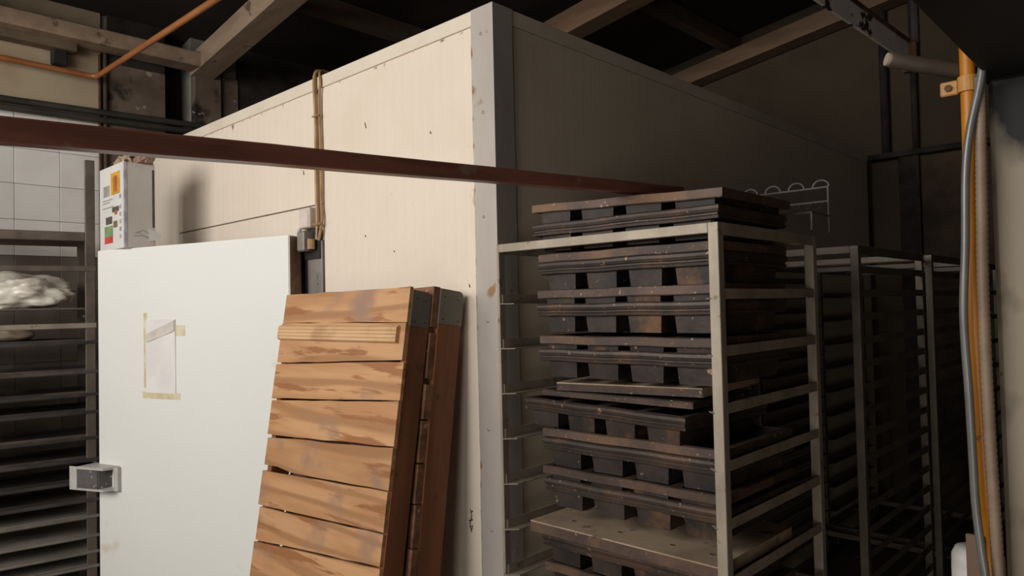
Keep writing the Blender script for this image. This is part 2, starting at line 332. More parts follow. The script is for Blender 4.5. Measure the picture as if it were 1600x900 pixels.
for x, m in ((-2.45, m_purlin), (-1.1, m_purlin), (0.25, m_purlin), (1.6, m_purlin), (2.9, m_purlin)):
    obj('purlin', B((x - 0.05, x + 0.05, -5.4, 4.19, zr(x) + 0.165, zr(x) + 0.29)), m, ceiling)
# eave plate on the left wall
eave = obj('wall_plate', B((-3.37, -3.20, -4.8, 0.36, 3.33, 3.43), bevel=0.008), m_rafter, ceiling)

wall_left = struct('wall_left', B((-3.6, -3.42, -5.7, 0.17, 0, 3.65), (-3.6, -3.42, 0.36, 4.4, 0, 3.65), (-3.6, -3.42, 0.17, 0.36, 0, 2.55)), m_grout)
obj('upper_plaster', B((-3.42, -3.40, -5.6, -0.24, 2.86, 3.62)), m_cream, wall_left)
obj('blotched_plaster', B((-3.42, -3.395, -0.20, 0.17, 1.9, 3.62)), m_plaster, wall_left)
obj('dark_patch', B((-3.397, -3.392, -0.20, 0.165, 3.28, 3.60)), m_nearblack, wall_left)  # near-black patch across the top of this plaster strip
obj('niche_back', B((-3.75, -3.58, 0.1, 0.45, 2.4, 3.65)), m_nearblack, wall_left)
obj('pilaster', B((-3.42, -3.36, 0.36, 0.56, 0, 3.40), bevel=0.006), m_plaster, wall_left)
obj('pilaster', B((-3.42, -3.39, 0.56, 0.70, 0, 3.35)), m_plaster, wall_left)
obj('rear_plaster', B((-3.42, -3.40, 0.70, 4.2, 0, 3.62)), m_nearblack, wall_left)
# tiles of the left wall: pieces seen behind and above the rack
tm = None
ty = [-0.232 - 0.246 * i for i in range(9)]
tz = [2.86 - 0.22 * j for j in range(9)]
for j, z in enumerate(tz):
    for i, y in enumerate(ty):
        if tm is None:
            tm = obj('tile', B((-3.42, -3.404, -0.2435, 0, -0.2175, 0), bevel=0.0015), m_tile, wall_left); t = tm
        else: t = again(tm, 'tile', wall_left)
        t.location = (random.uniform(-0.0008, 0.0008), y, z)
        if z < 2.1:
            t.material_slots[0].link = 'OBJECT'; t.material_slots[0].material = m_tile_low
obj('tile_field', B((-3.42, -3.406, -5.6, ty[-1] - 0.25, 0, 2.86)), m_tile, wall_left)
obj('tile_field', B((-3.42, -3.406, ty[-1] - 0.25, -0.23, 0, 0.87)), m_tile_low, wall_left)
obj('tile_field', B((-3.406, -3.404, -5.6, ty[-1] - 0.25, 0, 2.1)), m_tile_low, wall_left)

wall_back = struct('wall_back', B((-3.6, 3.6, 4.2, 4.4, 0, 4.6)), m_backwall)
obj('lower_render', B((0.34, 3.4, 4.17, 4.2, 0, 2.66)), m_backlow, wall_back)
obj('black_shaft', B((0.20, 0.34, 4.12, 4.2, 0, 2.66)), m_nearblack, wall_back)
obj('ledge', B((0.0, 3.4, 4.08, 4.2, 2.66, 2.70), bevel=0.004), m_nearblack, wall_back)
struct('wall_right', B((3.4, 3.6, -5.7, 4.4, 0, 4.6)), m_wallgen)
wall_front = struct('wall_front', B((-3.6, -2.65, -4.75, -4.5, 0, 4.6), (1.15, 1.65, -4.75, -4.5, 0, 4.6), (-2.65, 1.15, -4.75, -4.5, 3.85, 4.6), (-2.65, 1.15, -4.75, -4.5, 0, 1.85), (1.65, 3.05, -4.75, -4.5, 1.6, 4.6), (3.05, 3.6, -4.75, -4.5, 0, 4.6)), m_bounce_white)  # low right opening added for the fill light

# ------------------------------------------------------------------ proving chamber (cold-room box)
ch = thing('proving_chamber', 'tall cream insulated-panel chamber with bright metal corner strip and white door', 'cold room', (-1.58, 2.0, 0))
XL, H, D = -3.165, 2.70, 4.05
th = 0.08
obj('wall_panel', B((-1.125, -0.03, 0.0, th, 0, 2.64), bevel=0.002), m_panel, ch)             # right of the door
obj('wall_panel', B((-2.755, -1.131, 0.0, th, 2.103, 2.64), bevel=0.002), m_panel, ch)        # over the door
obj('lintel_panel', B((-2.755, -1.131, 0.0, th, 1.93, 2.097), bevel=0.002), m_panel_plain, ch)
obj('wall_panel', B((XL, -2.761, 0.0, th, 0, 2.64), bevel=0.002), m_panel_plain, ch)          # left jamb
obj('top_trim', B((XL, -0.02, -0.004, th, 2.643, H), bevel=0.0015), m_trim, ch)
ys = [0.10, 1.28, 2.46, 3.30, D]
for a, b in zip(ys, ys[1:]):
    obj('wall_panel', B((-th, 0.0, a + 0.0004, b - 0.0004, 0, 2.64)), m_panel_shaded, ch)
obj('wall_panel', B((-th, 0.0, 0.02, 0.098, 0, 2.64)), m_panel_shaded, ch)
obj('top_trim', B((-th, 0.004, 0.02, D, 2.643, H), bevel=0.0015), m_trim_shaded, ch)
obj('wall_panel', B((XL, XL + th, 0.08, D, 0, 2.64)), m_panel_plain, ch)
obj('wall_panel', B((XL, -th, D - th, D, 0, 2.64)), m_panel_plain, ch)
obj('roof_panel', B((XL, -0.003, 0.003, D, 2.60, 2.642)), m_panel_plain, ch)
obj('floor_pan', B((XL + th, -th, 0.0, D - th, 0.0, 0.02)), m_dark, ch)
# corner strip: an angle of sheet metal, slightly buckled
bm = bmesh.new()
zs = [i * H / 18 for i in range(19)]
def strip_ring(z, k):
    w = 0.0016 * math.sin(z * 7.1) + 0.001 * math.sin(z * 19)
    return [(-0.107 + w, -0.006, z), (-0.107 + w, -0.002, z), (0.003, -0.002, z), (0.003, 0.097 + w, z), (0.007, 0.097 + w, z), (0.007, -0.006, z)]
rings = [[bm.verts.new(p) for p in strip_ring(z, k)] for k, z in enumerate(zs)]
for a, b in zip(rings, rings[1:]):
    for i in range(6): bm.faces.new((a[i], a[(i + 1) % 6], b[(i + 1) % 6], b[i]))
bm.faces.new(rings[0][::-1]); bm.faces.new(rings[-1])
corner = obj('corner_strip', bm, m_alu, ch)
sc0 = None
for k, (x, z) in enumerate([(-0.055, 2.60), (-0.052, 2.31), (-0.06, 1.93), (-0.05, 1.55), (-0.058, 1.16), (-0.052, 0.80)]):
    bm = bmesh.new(); tube(bm, [(x, -0.0055, z), (x, -0.008, z), (x, -0.0095, z)], 0.005, 8, radii=[0.006, 0.006, 0.003])
    obj('screw', bm, m_screw, corner)
# door frame strip on the hinge side and behind the leaf
obj('door_frame', B((-1.255, -1.131, -0.012, 0.08, 0.02, 1.93), bevel=0.003), m_greyframe, ch)
obj('door_frame', B((-2.755, -2.66, -0.012, 0.08, 0.02, 1.93), bevel=0.003), m_greyframe, ch)
obj('gasket', B((-1.285, -1.256, -0.006, 0.07, 0.02, 1.93)), m_black, ch)
# door leaf, ajar
AJ = R(17.35); hx, hy = -1.252, -0.11
dd = Vector((-math.cos(AJ), -math.sin(AJ), 0)); nn_ = Vector((math.sin(AJ), -math.cos(AJ), 0)); DW, DT, DZ = 1.376, 0.08, 1.957
def dp(t, n, z): return Vector((hx, hy, z)) + dd * t + nn_ * n          # t from the hinge edge, n out of the face
def dslab(t0, t1, n0, n1, z0, z1, bevel=0.0):
    bm = bmesh.new()
    hexa(bm, [dp(t0, n0, z0), dp(t1, n0, z0), dp(t1, n1, z0), dp(t0, n1, z0)], [dp(t0, n0, z1), dp(t1, n0, z1), dp(t1, n1, z1), dp(t0, n1, z1)])
    if bevel:
        bmesh.ops.recalc_face_normals(bm, faces=bm.faces[:])
        bmesh.ops.bevel(bm, geom=bm.edges[:], offset=bevel, segments=2, affect='EDGES')
    return bm
door = obj('door', dslab(0.0, DW, -DT, 0.0, 0.03, DZ, 0.004), m_door, ch)
door['label'] = 'white insulated door leaf standing ajar'
obj('door_edge', dslab(-0.003, 0.0, -DT + 0.004, -0.004, 0.03, DZ - 0.004), m_edge, door)
obj('door_seal', dslab(0.03, DW - 0.03, -DT - 0.02, -DT, 0.06, DZ - 0.03), m_black, door)
# latch: grey shell open to the front round a dark block, overhanging the door's edge
def latch():
    t0, t1, z0, z1 = 1.205, 1.475, 0.672, 0.797
    bm = bmesh.new()
    top = [dp(t0, 0.0, z1), dp(t0 + 0.03, 0.075, z1), dp(t1, 0.10, z1), dp(t1, -0.02, z1)]
    hexa(bm, [p - Vector((0, 0, 0.014)) for p in top], top)
    bot = [dp(t0, 0.0, z0), dp(t0 + 0.03, 0.075, z0), dp(t1, 0.10, z0), dp(t1, -0.02, z0)]
    hexa(bm, bot, [p + Vector((0, 0, 0.010)) for p in bot])
    a = [dp(t1 - 0.055, -0.02, z0), dp(t1, -0.02, z0), dp(t1, 0.10, z0), dp(t1 - 0.055, 0.096, z0)]
    hexa(bm, a, [Vector((p.x, p.y, z1)) for p in a])
    b = [dp(t0 - 0.012, 0.0, z0 - 0.004), dp(t0 + 0.022, 0.0, z0 - 0.004), dp(t0 + 0.012, 0.028, z0 - 0.004), dp(t0 - 0.012, 0.02, z0 - 0.004)]
    hexa(bm, b, [Vector((p.x, p.y, z1 - 0.004)) for p in b])
    o = obj('latch', bm, m_latch, door); o['label'] = 'grey metal latch box with a dark worn centre'
    bm = bmesh.new()
    c = [dp(t0 + 0.06, 0.0, z0 + 0.01), dp(t1 - 0.056, 0.0, z0 + 0.01), dp(t1 - 0.056, 0.088, z0 + 0.01), dp(t0 + 0.075, 0.074, z0 + 0.01)]
    hexa(bm, c, [Vector((p.x, p.y, z1 - 0.014)) for p in c])
    bmesh.ops.recalc_face_normals(bm, faces=bm.faces[:]); bmesh.ops.bevel(bm, geom=bm.edges[:], offset=0.004, segments=2, affect='EDGES')
    obj('latch_block', bm, m_latchin, door)
latch()
# upper hinge group
hb = obj('hinge', B((-1.243, -1.185, -0.075, -0.012, 1.88, 1.975), bevel=0.006), m_greyframe, ch)
obj('hinge_pin', T([(-1.166, -0.045, 1.888), (-1.166, -0.045, 1.90), (-1.166, -0.045, 1.935)], 0.018, 10), m_conduit, hb)
obj('hinge_plate', B((-1.262, -1.135, -0.022, -0.012, 1.845, 1.985)), m_black, hb)
obj('cable_gland', T([(-1.255, -0.06, 1.985), (-1.25, -0.05, 1.955)], 0.016, 8), m_card, hb)
# marks on the panel right of the door: a black felt-pen scribble and small scuffs
bm = bmesh.new()
px, pz = -0.168, 0.80
for pts in ([(0, .055), (.006, .03), (-.004, .0), (.004, -.03)], [(-.01, .01), (.012, .018)], [(-.006, -.012), (.011, -.004), (.003, -.022)], [(.002, .042), (.012, .05)]):
    tube(bm, [(px + a, -0.0006, pz + b) for a, b in pts], 0.0022, 5)
obj('pen_mark', bm, m_black, ch)
for x, z, a in ((-0.79, 2.405, .012), (-0.785, 2.393, .009), (-0.355, 2.29, .008), (-1.30, 2.265, .016), (-0.50, 1.68, .012), (-0.15, 1.68, .009), (-0.80, 1.92, .006), (-0.60, 1.84, .005)):
    bm = bmesh.new(); tube(bm, [(x, -0.001, z + a), (x + a * .3, -0.001, z), (x + a * .5, -0.001, z - a * .6)], 0.003, 5, radii=[.001, .003, .0015]); obj('scuff', bm, m_rust, ch)

# conduits and box on the chamber
cd = thing('wall_conduit', 'pair of thin rusty conduits running down the chamber panel beside the door', 'pipe', (-1.14, -0.01, 1.93))
obj('tube', T(curve_pts([(-1.165, 0.10, 2.725), (-1.165, 0.03, 2.735), (-1.165, -0.014, 2.70), (-1.160, -0.014, 2.5), (-1.162, -0.014, 2.2), (-1.158, -0.014, 2.02), (-1.155, -0.02, 1.93)]), 0.009, 8), m_conduit, cd)
obj('tube', T(curve_pts([(-1.165, 0.08, 2.715), (-1.135, 0.0, 2.72), (-1.118, -0.014, 2.66), (-1.128, -0.014, 2.56), (-1.120, -0.014, 2.3), (-1.122, -0.014, 2.1), (-1.115, -0.016, 2.03), (-1.128, -0.02, 1.96), (-1.14, -0.02, 1.93)]), 0.007, 8), m_conduit, cd)
obj('tie', T([(-1.172, -0.026, 2.005), (-1.14, -0.028, 2.0), (-1.108, -0.026, 2.005)], 0.006, 6), m_conduit, cd)
obj('tie', T([(-1.170, -0.026, 2.51), (-1.14, -0.028, 2.507), (-1.115, -0.026, 2.51)], 0.004, 6), m_conduit, cd)
sb = thing('switch_box', 'grubby pale square switch box above the door hinge', 'electrical box', (-1.23, 0, 2.0))
obj('body', B((-1.275, -1.18, -0.045, -0.001, 1.989, 2.087), bevel=0.008, seg=2), m_pinkbox, sb)
obj('cover', B((-1.268, -1.187, -0.050, -0.044, 1.992, 2.078), bevel=0.003), m_pinkbox, sb)

# note on the door
nt_ = thing('taped_note', 'blank white note in a sleeve taped on the white door', 'note', tuple(dp(0.78, 0.003, 1.2)))
tL, tR = 0.985, 0.765
zt, zb = 1.575, 1.195
def wav(t0, t1, n, z0, z1, k=6, amp=0.003):
    bm = bmesh.new(); g = {}
    for i in range(k + 1):
        for j in range(k + 1):
            t = t0 + (t1 - t0) * i / k; z = z0 + (z1 - z0) * j / k
            a = n + amp * (0.5 + 0.5 * math.sin(5 * i / k * 2 + 3.1 * j / k))
            g[i, j] = (bm.verts.new(dp(t, a, z)), bm.verts.new(dp(t, n - 0.0008, z)))
    for i in range(k):
        for j in range(k):
            bm.faces.new([g[p][0] for p in ((i, j), (i + 1, j), (i + 1, j + 1), (i, j + 1))]); bm.faces.new([g[p][1] for p in ((i, j), (i, j + 1), (i + 1, j + 1), (i + 1, j))])
    return bm
NZ = [0, 0]
obj('sheet', wav(tL, tR, 0.002, zb, zt), m_paper, nt_)
bm = bmesh.new()
hexa(bm, [dp(0.98, 0.0055, 1.455), dp(0.77, 0.0055, 1.515), dp(0.77, 0.0055, 1.57), dp(0.98, 0.0055, 1.50)],
     [dp(0.98, 0.0065, 1.455), dp(0.77, 0.0075, 1.515), dp(0.77, 0.0075, 1.57), dp(0.98, 0.0065, 1.50)])
obj('sleeve_fold', bm, m_sleeve, nt_)
obj('tape', dslab(0.98, 1.005, 0.0004, 0.0012, 1.22, 1.61), m_tape, nt_)
obj('tape', dslab(0.735, 1.015, 0.0004, 0.0012, 1.165, 1.20), m_tape, nt_)
obj('tape', dslab(0.695, 0.77, 0.0004, 0.0012, 1.49, 1.545), m_tape, nt_)

# ------------------------------------------------------------------ carton on the door
cx, cy, cz = -2.295, -0.470, DZ
ct = thing('carton', 'white printed carton standing on top of the ajar white door', 'box', (cx - 0.19, cy + 0.08, cz))
obj('body', B((cx - 0.375, cx, cy, cy + 0.155, cz + 0.001, cz + 0.46), bevel=0.004), m_card_shaded, ct)
obj('front_sleeve', B((cx - 0.377, cx - 0.001, cy - 0.003, cy + 0.001, cz + 0.002, cz + 0.462), bevel=0.001), m_card, ct)
obj('edge_band', B((cx - 0.012, cx + 0.002, cy - 0.0035, cy + 0.012, cz + 0.003, cz + 0.46), bevel=0.001), flat('edge_lilac', (0.50, 0.48, 0.54)), ct)
PRN = [0]
def pr(u0, u1, v0, v1, m, name='print'):
    PRN[0] += 1; obj(name, B((cx - 0.375 + u0, cx - 0.375 + u1, cy - 0.0036 - 0.00012 * PRN[0], cy - 0.0028, cz + v0, cz + v1)), m, ct)
pr(.18, .32, .30, .42, m_yel); pr(.22, .275, .315, .40, m_org); pr(.06, .16, .30, .36, m_pg)
pr(.05, .20, .275, .283, m_pg); pr(.05, .16, .262, .268, m_pg)
for v in (.27, .215, .175, .135, .095, .055): pr(.31, .335, v, v + .022, m_pg)
pr(.20, .30, .205, .232, m_blk); pr(.235, .275, .19, .21, m_org); pr(.10, .195, .145, .185, m_blk); pr(.22, .275, .12, .155, flat('print_olive', (0.20, 0.16, 0.07)))
pr(.08, .205, .075, .135, m_grn); pr(.08, .205, .04, .076, m_red); pr(.05, .22, .235, .24, m_pg)
obj('slot', B((cx - 0.003, cx + 0.0015, cy + 0.140, cy + 0.152, cz + 0.115, cz + 0.43)), m_blk, ct)
bm = bmesh.new(); hexa(bm, [(cx + .002, cy + .12, cz + .04), (cx + .002, cy + .175, cz + .05), (cx + .002, cy + .185, cz + .085), (cx + .002, cy + .12, cz + .11)],
     [(cx + .004, cy + .12, cz + .04), (cx + .006, cy + .178, cz + .05), (cx + .006, cy + .185, cz + .085), (cx + .004, cy + .12, cz + .11)])
obj('torn_tape', bm, m_card, ct)
bm = bmesh.new()
for pts in ([(0.05, .08), (.09, .10), (.13, .075)], [(.04, .066), (.08, .07), (.125, .06)], [(.06, .09), (.12, .055)]):
    tube(bm, [(cx + 0.0008, cy + a, cz + b) for a, b in pts], 0.0016, 5)
obj('pen_scrawl', bm, m_pg, ct)
def lump(name, c, s, m, seed, amp=0.35, fr=2.2, sub=4, parent=None, flatten=None):
    bm = bmesh.new(); bmesh.ops.create_icosphere(bm, subdivisions=sub, radius=1.0)
    for v in bm.verts:
        n = noise.noise(v.co * fr + Vector((seed, seed * 2, 0))); n2 = abs(noise.noise(v.co * fr * 2.6 + Vector((0, seed, 3))))
        v.co *= 1 + amp * n + amp * 0.55 * (0.35 - n2)
        v.co = Vector((v.co.x * s[0], v.co.y * s[1], v.co.z * s[2])) + Vector(c)
        if flatten is not None: v.co.z = max(v.co.z, flatten)
    return obj(name, bm, m, parent)
o = lump('crumpled_paper', (cx - 0.165, cy + 0.08, cz + 0.487), (0.105, 0.055, 0.042), m_brown, 4.0, 0.5, 2.6, flatten=cz + 0.461)
tag(o, 'crumpled brown paper lying on top of the white carton', 'paper')
o = lump('rag', (cx - 0.015, cy + 0.105, cz + 0.485), (0.05, 0.045, 0.040), mat('dull_red_rag', (0.26, 0.14, 0.12), (0.40, 0.27, 0.20), scale=14, rough=0.9), 9.0, 0.4, flatten=cz + 0.461)
tag(o, 'small dull red rag at the right end of the carton top', 'rag')

# ------------------------------------------------------------------ wooden boards leaning on the chamber
def board(name, label, xr, ybase, zbase, theta, L, Wd, thick, pt, planks, strip=None, plank_m=None, seed=1, pl_front=True):
    rnd = random.Random(seed)
    r = thing(name, label, 'board', (0, 0, 0), 'wooden plank boards leaning on the chamber')
    for vb, vt, e0, e1, notch in planks:       # (left,right) bottom and top heights below the top edge, end offsets
        bm = bmesh.new()
        n = 9; lo = []; hi = []
        for k in range(n):
            t = k / (n - 1); u = -Wd + e0 + (Wd - e0 - e1) * t
            b = vb[0] + (vb[1] - vb[0]) * t + rnd.uniform(-.0018, .0018); c = vt[0] + (vt[1] - vt[0]) * t + rnd.uniform(-.0018, .0018)
            if notch and k <= 1: b += notch
            lo.append((u, b)); hi.append((u, c))
        prof = lo + hi[::-1]; w = rnd.uniform(-.0015, .0015)
        hexa(bm, [(u, w, L + v) for u, v in prof], [(u, pt + w * 0, L + v) for u, v in prof])
        o = obj('plank', bm, plank_m or m_plank, r)
    rl = None
    for x0, x1 in ((-0.034, -0.003), (-Wd + 0.004, -Wd + 0.035)):
        bm = bmesh.new(); rad = 0.022
        prof = [(pt, 0.0), (pt + thick, 0.0)] + [(pt + thick - rad + rad * math.cos(a), L - 0.004 - rad + rad * math.sin(a)) for a in (0, R(30), R(60), R(90))] + [(pt, L - 0.004)]
        hexa(bm, [(x0, y, z) for y, z in prof], [(x1, y, z) for y, z in prof])
        rail = obj('side_rail', bm, m_rail, r)
        zc = L - 0.128
        prof = [(pt - 0.001, zc), (pt + thick + 0.0015, zc)] + [(pt + thick + 0.0015 - rad + rad * math.cos(a), L - 0.002 - rad + rad * math.sin(a)) for a in (0, R(30), R(60), R(90))] + [(pt - 0.001, L - 0.002)]
        bm = bmesh.new(); hexa(bm, [(x0 - .002, y, z) for y, z in prof], [(x1 + .0022, y, z) for y, z in prof])
        cap = obj('metal_cap', bm, m_cap, rail); cap['label'] = 'grey zinc cap on the rail end'
        bm = bmesh.new()
        for y, z in ((pt + .02, L - .03), (pt + thick - .025, L - .035), (pt + .018, L - .112), (pt + thick - .02, L - .112)):
            tube(bm, [(x1 + .0015, y, z), (x1 + .0035, y, z)], .003, 6)
        cap2 = obj('nail', bm, m_black, rail)
    if strip:
        bm = bmesh.new(); n = 5
        z0, z1, e = strip
        k = [(z0, -.006), (z0 + .004, -.015)]
        for i in range(4):
            a = z0 + .004 + (z1 - z0 - .008) * i / 4; b = z0 + .004 + (z1 - z0 - .008) * (i + 1) / 4
            k += [(a + .001, -.017), (b - .003, -.017), (b - .0015, -.0135)]
        k += [(z1, -.008), (z1, 0.001), (z0, 0.001)]
        hexa(bm, [(-Wd - .004, y, L + z) for z, y in k], [(-e, y, L + z) for z, y in k])
        s = obj('grooved_strip', bm, m_strip, r); s['label'] = 'paler grooved pine strip'
    r.location = (xr, ybase, zbase); r.rotation_euler = (-theta, 0, 0)
    return r
PL = [((-.118, -.118), (.0, .006), 0.0, 0.004, 0), ((-.287, -.250), (-.121, -.121), -.004, 0.006, 0), ((-.437, -.386), (-.293, -.255), -.014, -.002, 0),
      ((-.586, -.540), (-.446, -.389), -.006, 0.000, 0), ((-.722, -.684), (-.596, -.546), 0.0, 0.004, 0.014), ((-.869, -.821), (-.733, -.690), -.006, 0.006, 0),
      ((-1.005, -.930), (-.876, -.828), 0.006, 0.008, 0), ((-1.15, -1.085), (-1.013, -.937), 0.0, 0.004, 0), ((-1.30, -1.24), (-1.157, -1.092), 0.0, 0.0, 0),
      ((-1.46, -1.42), (-1.307, -1.247), 0.0, 0.0, 0), ((-1.66, -1.66), (-1.467, -1.427), 0.0, 0.0, 0)]
board('plank_board', 'front leaning wooden board with pale planks facing out and a grooved strip', -0.165, -0.5276, 0.0175, math.atan(0.16), 1.675, 0.84, 0.083, 0.014, PL, (-.192, -.130, .036), seed=3)
PL2 = []
v = 0.0
rr = random.Random(5)
while v > -1.55:
    h = rr.uniform(.12, .16); PL2.append(((v - h, v - h), (v, v), 0.0, rr.uniform(-.004, .012), 0)); v -= h + rr.choice([.004, .004, .022])
board('plank_board', 'rear leaning wooden board wedged between the front board and the chamber', -0.153, -0.3915, 0.022, math.atan(0.139), 1.672, 0.84, 0.108, 0.030, PL2, plank_m=m_rough, seed=11)

# ------------------------------------------------------------------ trolley racks on the right
def make_rack(name, label, x0, x1, y0, y1, ztop, runners, m, pw=0.030):
    r = thing(name, label, 'rack', ((x0 + x1) / 2, (y0 + y1) / 2, 0), 'bakery trolley racks along the chamber')
    for px, w in ((x0, 0.012), (x1 - pw, pw)):
        for py in (y0, y1 - pw):
            if px == x0: bx = [(px, px + w, py, py + pw, 0.14, ztop)]
            else: bx = [(px, px + w, py, py + pw, 0.14, ztop)]
            obj('post', B(*bx, bevel=0.0015), m, r)
    hb_ = 0.028
    obj('top_rail', B((x0 + .012, x1 - pw, y0, y0 + .02, ztop - hb_, ztop), bevel=.0015), m, r)
    obj('top_rail', B((x0 + .012, x1 - pw, y1 - .02, y1, ztop - hb_, ztop), bevel=.0015), m, r)
    obj('top_rail', B((x1 - .006, x1, y0 + pw, y1 - pw, ztop - .034, ztop), bevel=.0015), m, r)
    obj('top_rail', B((x0, x0 + .006, y0 + pw, y1 - pw, ztop - .034, ztop), bevel=.0015), m, r)
    for zz in (0.14,):
        obj('base_rail', B((x0 + .012, x1 - pw, y0, y0 + .03, zz, zz + .03), bevel=.0015), m, r); obj('base_rail', B((x0 + .012, x1 - pw, y1 - .03, y1, zz, zz + .03), bevel=.0015), m, r)
        obj('base_rail', B((x0, x0 + .02, y0 + pw, y1 - pw, zz, zz + .03)), m, r); obj('base_rail', B((x1 - .02, x1, y0 + pw, y1 - pw, zz, zz + .03)), m, r)
    lm = rm = None
    for z in runners:
        # angle runner: an upright flange on the side and a short shelf turned inwards, its front tip cut to a point
        if lm is None:
            bm = bmesh.new(); y2 = y1 - .004
            box(bm, x0 + .012, x0 + .015, y0 + .012, y2, 0, .030)
            hexa(bm, [(x0 + .012, y0 - .004, -.003), (x0 + .050, y0 + .03, -.003), (x0 + .050, y2, -.003), (x0 + .012, y2, -.003)],
                 [(x0 + .012, y0 - .004, 0), (x0 + .050, y0 + .03, 0), (x0 + .050, y2, 0), (x0 + .012, y2, 0)])
            lm = obj('runner', bm, m, r); lm.location = (0, 0, z)
            bm = bmesh.new(); box(bm, x1 - .004, x1 - .001, y0 + pw, y1 - pw, -.004, .024)
            hexa(bm, [(x1 - pw - .022, y0 + .02, -.003), (x1 - pw + .002, y0 - .004, -.003), (x1 - .003, y0 + pw + .001, -.003), (x1 - .003, y1 - pw, -.003), (x1 - .012, y1 - pw, -.003), (x1 - .012, y0 + pw + .001, -.003)],
                 [(x1 - pw - .022, y0 + .02, 0), (x1 - pw + .002, y0 - .004, 0), (x1 - .003, y0 + pw + .001, 0), (x1 - .003, y1 - pw, 0), (x1 - .012, y1 - pw, 0), (x1 - .012, y0 + pw + .001, 0)])
            rm = obj('runner', bm, m, r); rm.location = (0, 0, z)
        else:
            again(lm, 'runner', r, (0, 0, z)); again(rm, 'runner', r, (0, 0, z))
    for px in (x0 + .04, x1 - .04):
        for py in (y0 + .05, y1 - .05):
            bm = bmesh.new(); tube(bm, [(px - .014, py, .055), (px + .014, py, .055)], .054, 16); w = obj('caster', bm, m_black, r)
            obj('fork', B((px - .02, px - .015, py - .02, py + .02, .05, .14), (px + .015, px + .02, py - .02, py + .02, .05, .14), (px - .02, px + .02, py - .02, py + .02, .125, .14)), m, w)
    return r
RZ = [1.612 - 0.151 * k for k in range(10)]
make_rack('trolley_rack', 'nearest galvanised trolley rack, loaded with dark loaf pans', 0.092, 0.910, -0.100, 0.572, 1.812, RZ, m_galv)
RZ2 = [1.70 - 0.088 * k for k in range(18)]
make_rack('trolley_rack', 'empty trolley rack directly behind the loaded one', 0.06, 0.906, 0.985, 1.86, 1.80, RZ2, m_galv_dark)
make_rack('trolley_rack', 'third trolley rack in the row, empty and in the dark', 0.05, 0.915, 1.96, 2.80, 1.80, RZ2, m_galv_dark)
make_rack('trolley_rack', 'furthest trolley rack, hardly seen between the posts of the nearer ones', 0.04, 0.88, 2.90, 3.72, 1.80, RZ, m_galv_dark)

# ------------------------------------------------------------------ strapped loaf pan sets
PW, PD, PH = 0.640, 0.44, 0.090
def tin_bm(i):
    x0 = 0.025 + 0.157 * i; x1 = x0 + 0.119; bm = bmesh.new(); tp = 0.007
    y0, y1 = 0.012, PD - 0.012
    def ring(dx, z): return [(x0 + dx, y0 + dx, z), (x1 - dx, y0 + dx, z), (x1 - dx, y1 - dx, z), (x0 + dx, y1 - dx, z)]
    R_ = [[bm.verts.new(p) for p in ring(*q)] for q in ((0.0, 0.0), (tp, -PH), (tp + .0016, -PH + .0016), (.0016, 0.0))]
    for a, b in zip(R_, R_[1:]):
        for k in range(4): bm.faces.new((a[k], a[(k + 1) % 4], b[(k + 1) % 4], b[k]))
    bm.faces.new(R_[1][::-1]); bm.faces.new(R_[2])
    for k in range(4): bm.faces.new((R_[3][k], R_[3][(k + 1) % 4], R_[0][(k + 1) % 4], R_[0][k]))
    # soften the four upright corners
    return bm
def frame_bm(h, beads):
    """strap round the set with its top web between the tins"""
    bm = bmesh.new()
    prof = [(0.004, -h), (0.0, -h + .002), (0.0, -.002), (0.003, 0.0), (0.014, 0.0), (0.014, -.002), (0.003, -.003), (0.003, -h)]
    if beads:
        prof = [(0.006, -h), (0.001, -h + .002), (0.0, -h + .009), (0.004, -h + .013), (0.004, -h + .017), (0.0, -h + .020), (-0.002, -.012), (-0.001, -.004), (0.003, 0.0), (0.014, 0.0), (0.014, -.002), (0.005, -.003), (0.006, -h + .012), (0.009, -h)]
    n = 8
    def loop(d, z, wob=0.0):
        pts = []
        for k in range(n): pts.append((d + (PW - 2 * d) * k / n, d, z + wob * math.sin(k * 1.7)))
        for k in range(n): pts.append((PW - d, d + (PD - 2 * d) * k / n, z))
        for k in range(n): pts.append((PW - d - (PW - 2 * d) * k / n, PD - d, z))
        for k in range(n): pts.append((d, PD - d - (PD - 2 * d) * k / n, z))
        return pts
    rings = [[bm.verts.new(p) for p in loop(d, z, .0012)] for d, z in prof]; m_ = 4 * n
    for a, b in zip(rings, rings[1:] + rings[:1]):
        for k in range(m_): bm.faces.new((a[k], a[(k + 1) % m_], b[(k + 1) % m_], b[k]))
    xs = [0.012] + [0.025 + .157 * i + .119 for i in range(4)]
    for i in range(3):
        x0 = 0.025 + .157 * i + .119; box(bm, x0 + .0005, x0 + .0375, .013, PD - .013, -.004, -.001)
    for x0, x1 in ((.004, .0245), (.6155, .636)): box(bm, x0, x1, .013, PD - .013, -.004, -.001)
    return bm
def make_set(beads, label):
    r = thing('loaf_pan_set', label, 'baking pan', (0, 0, 0), 'strapped loaf pan sets in the nearest rack')
    obj('frame', frame_bm(0.040 if beads else 0.027, beads), m_band if beads else m_strap, r)
    for i in range(4): obj('pan', tin_bm(i), m_pan, r)
    return r
lowA = make_set(True, ''); upA = make_set(False, '')
used = {True: False, False: False}
def put(beads, label, x, y, z, rz=0.0, ry=0.0, rx=0.0):
    src = lowA if beads else upA
    o = dup_tree(src, 'loaf_pan_set') if used[beads] else src
    used[beads] = True; o.scale = (1, 1, 1)
    o.location = (x, y, z); o.rotation_euler = (rx, ry, rz); o['label'] = label
    return o
YF = -0.066
put(True, 'lower black loaf pan set lying on top of the nearest rack', 0.232, YF, 1.868, 0.0, R(0.3)).scale = (1.035, 1, 1)
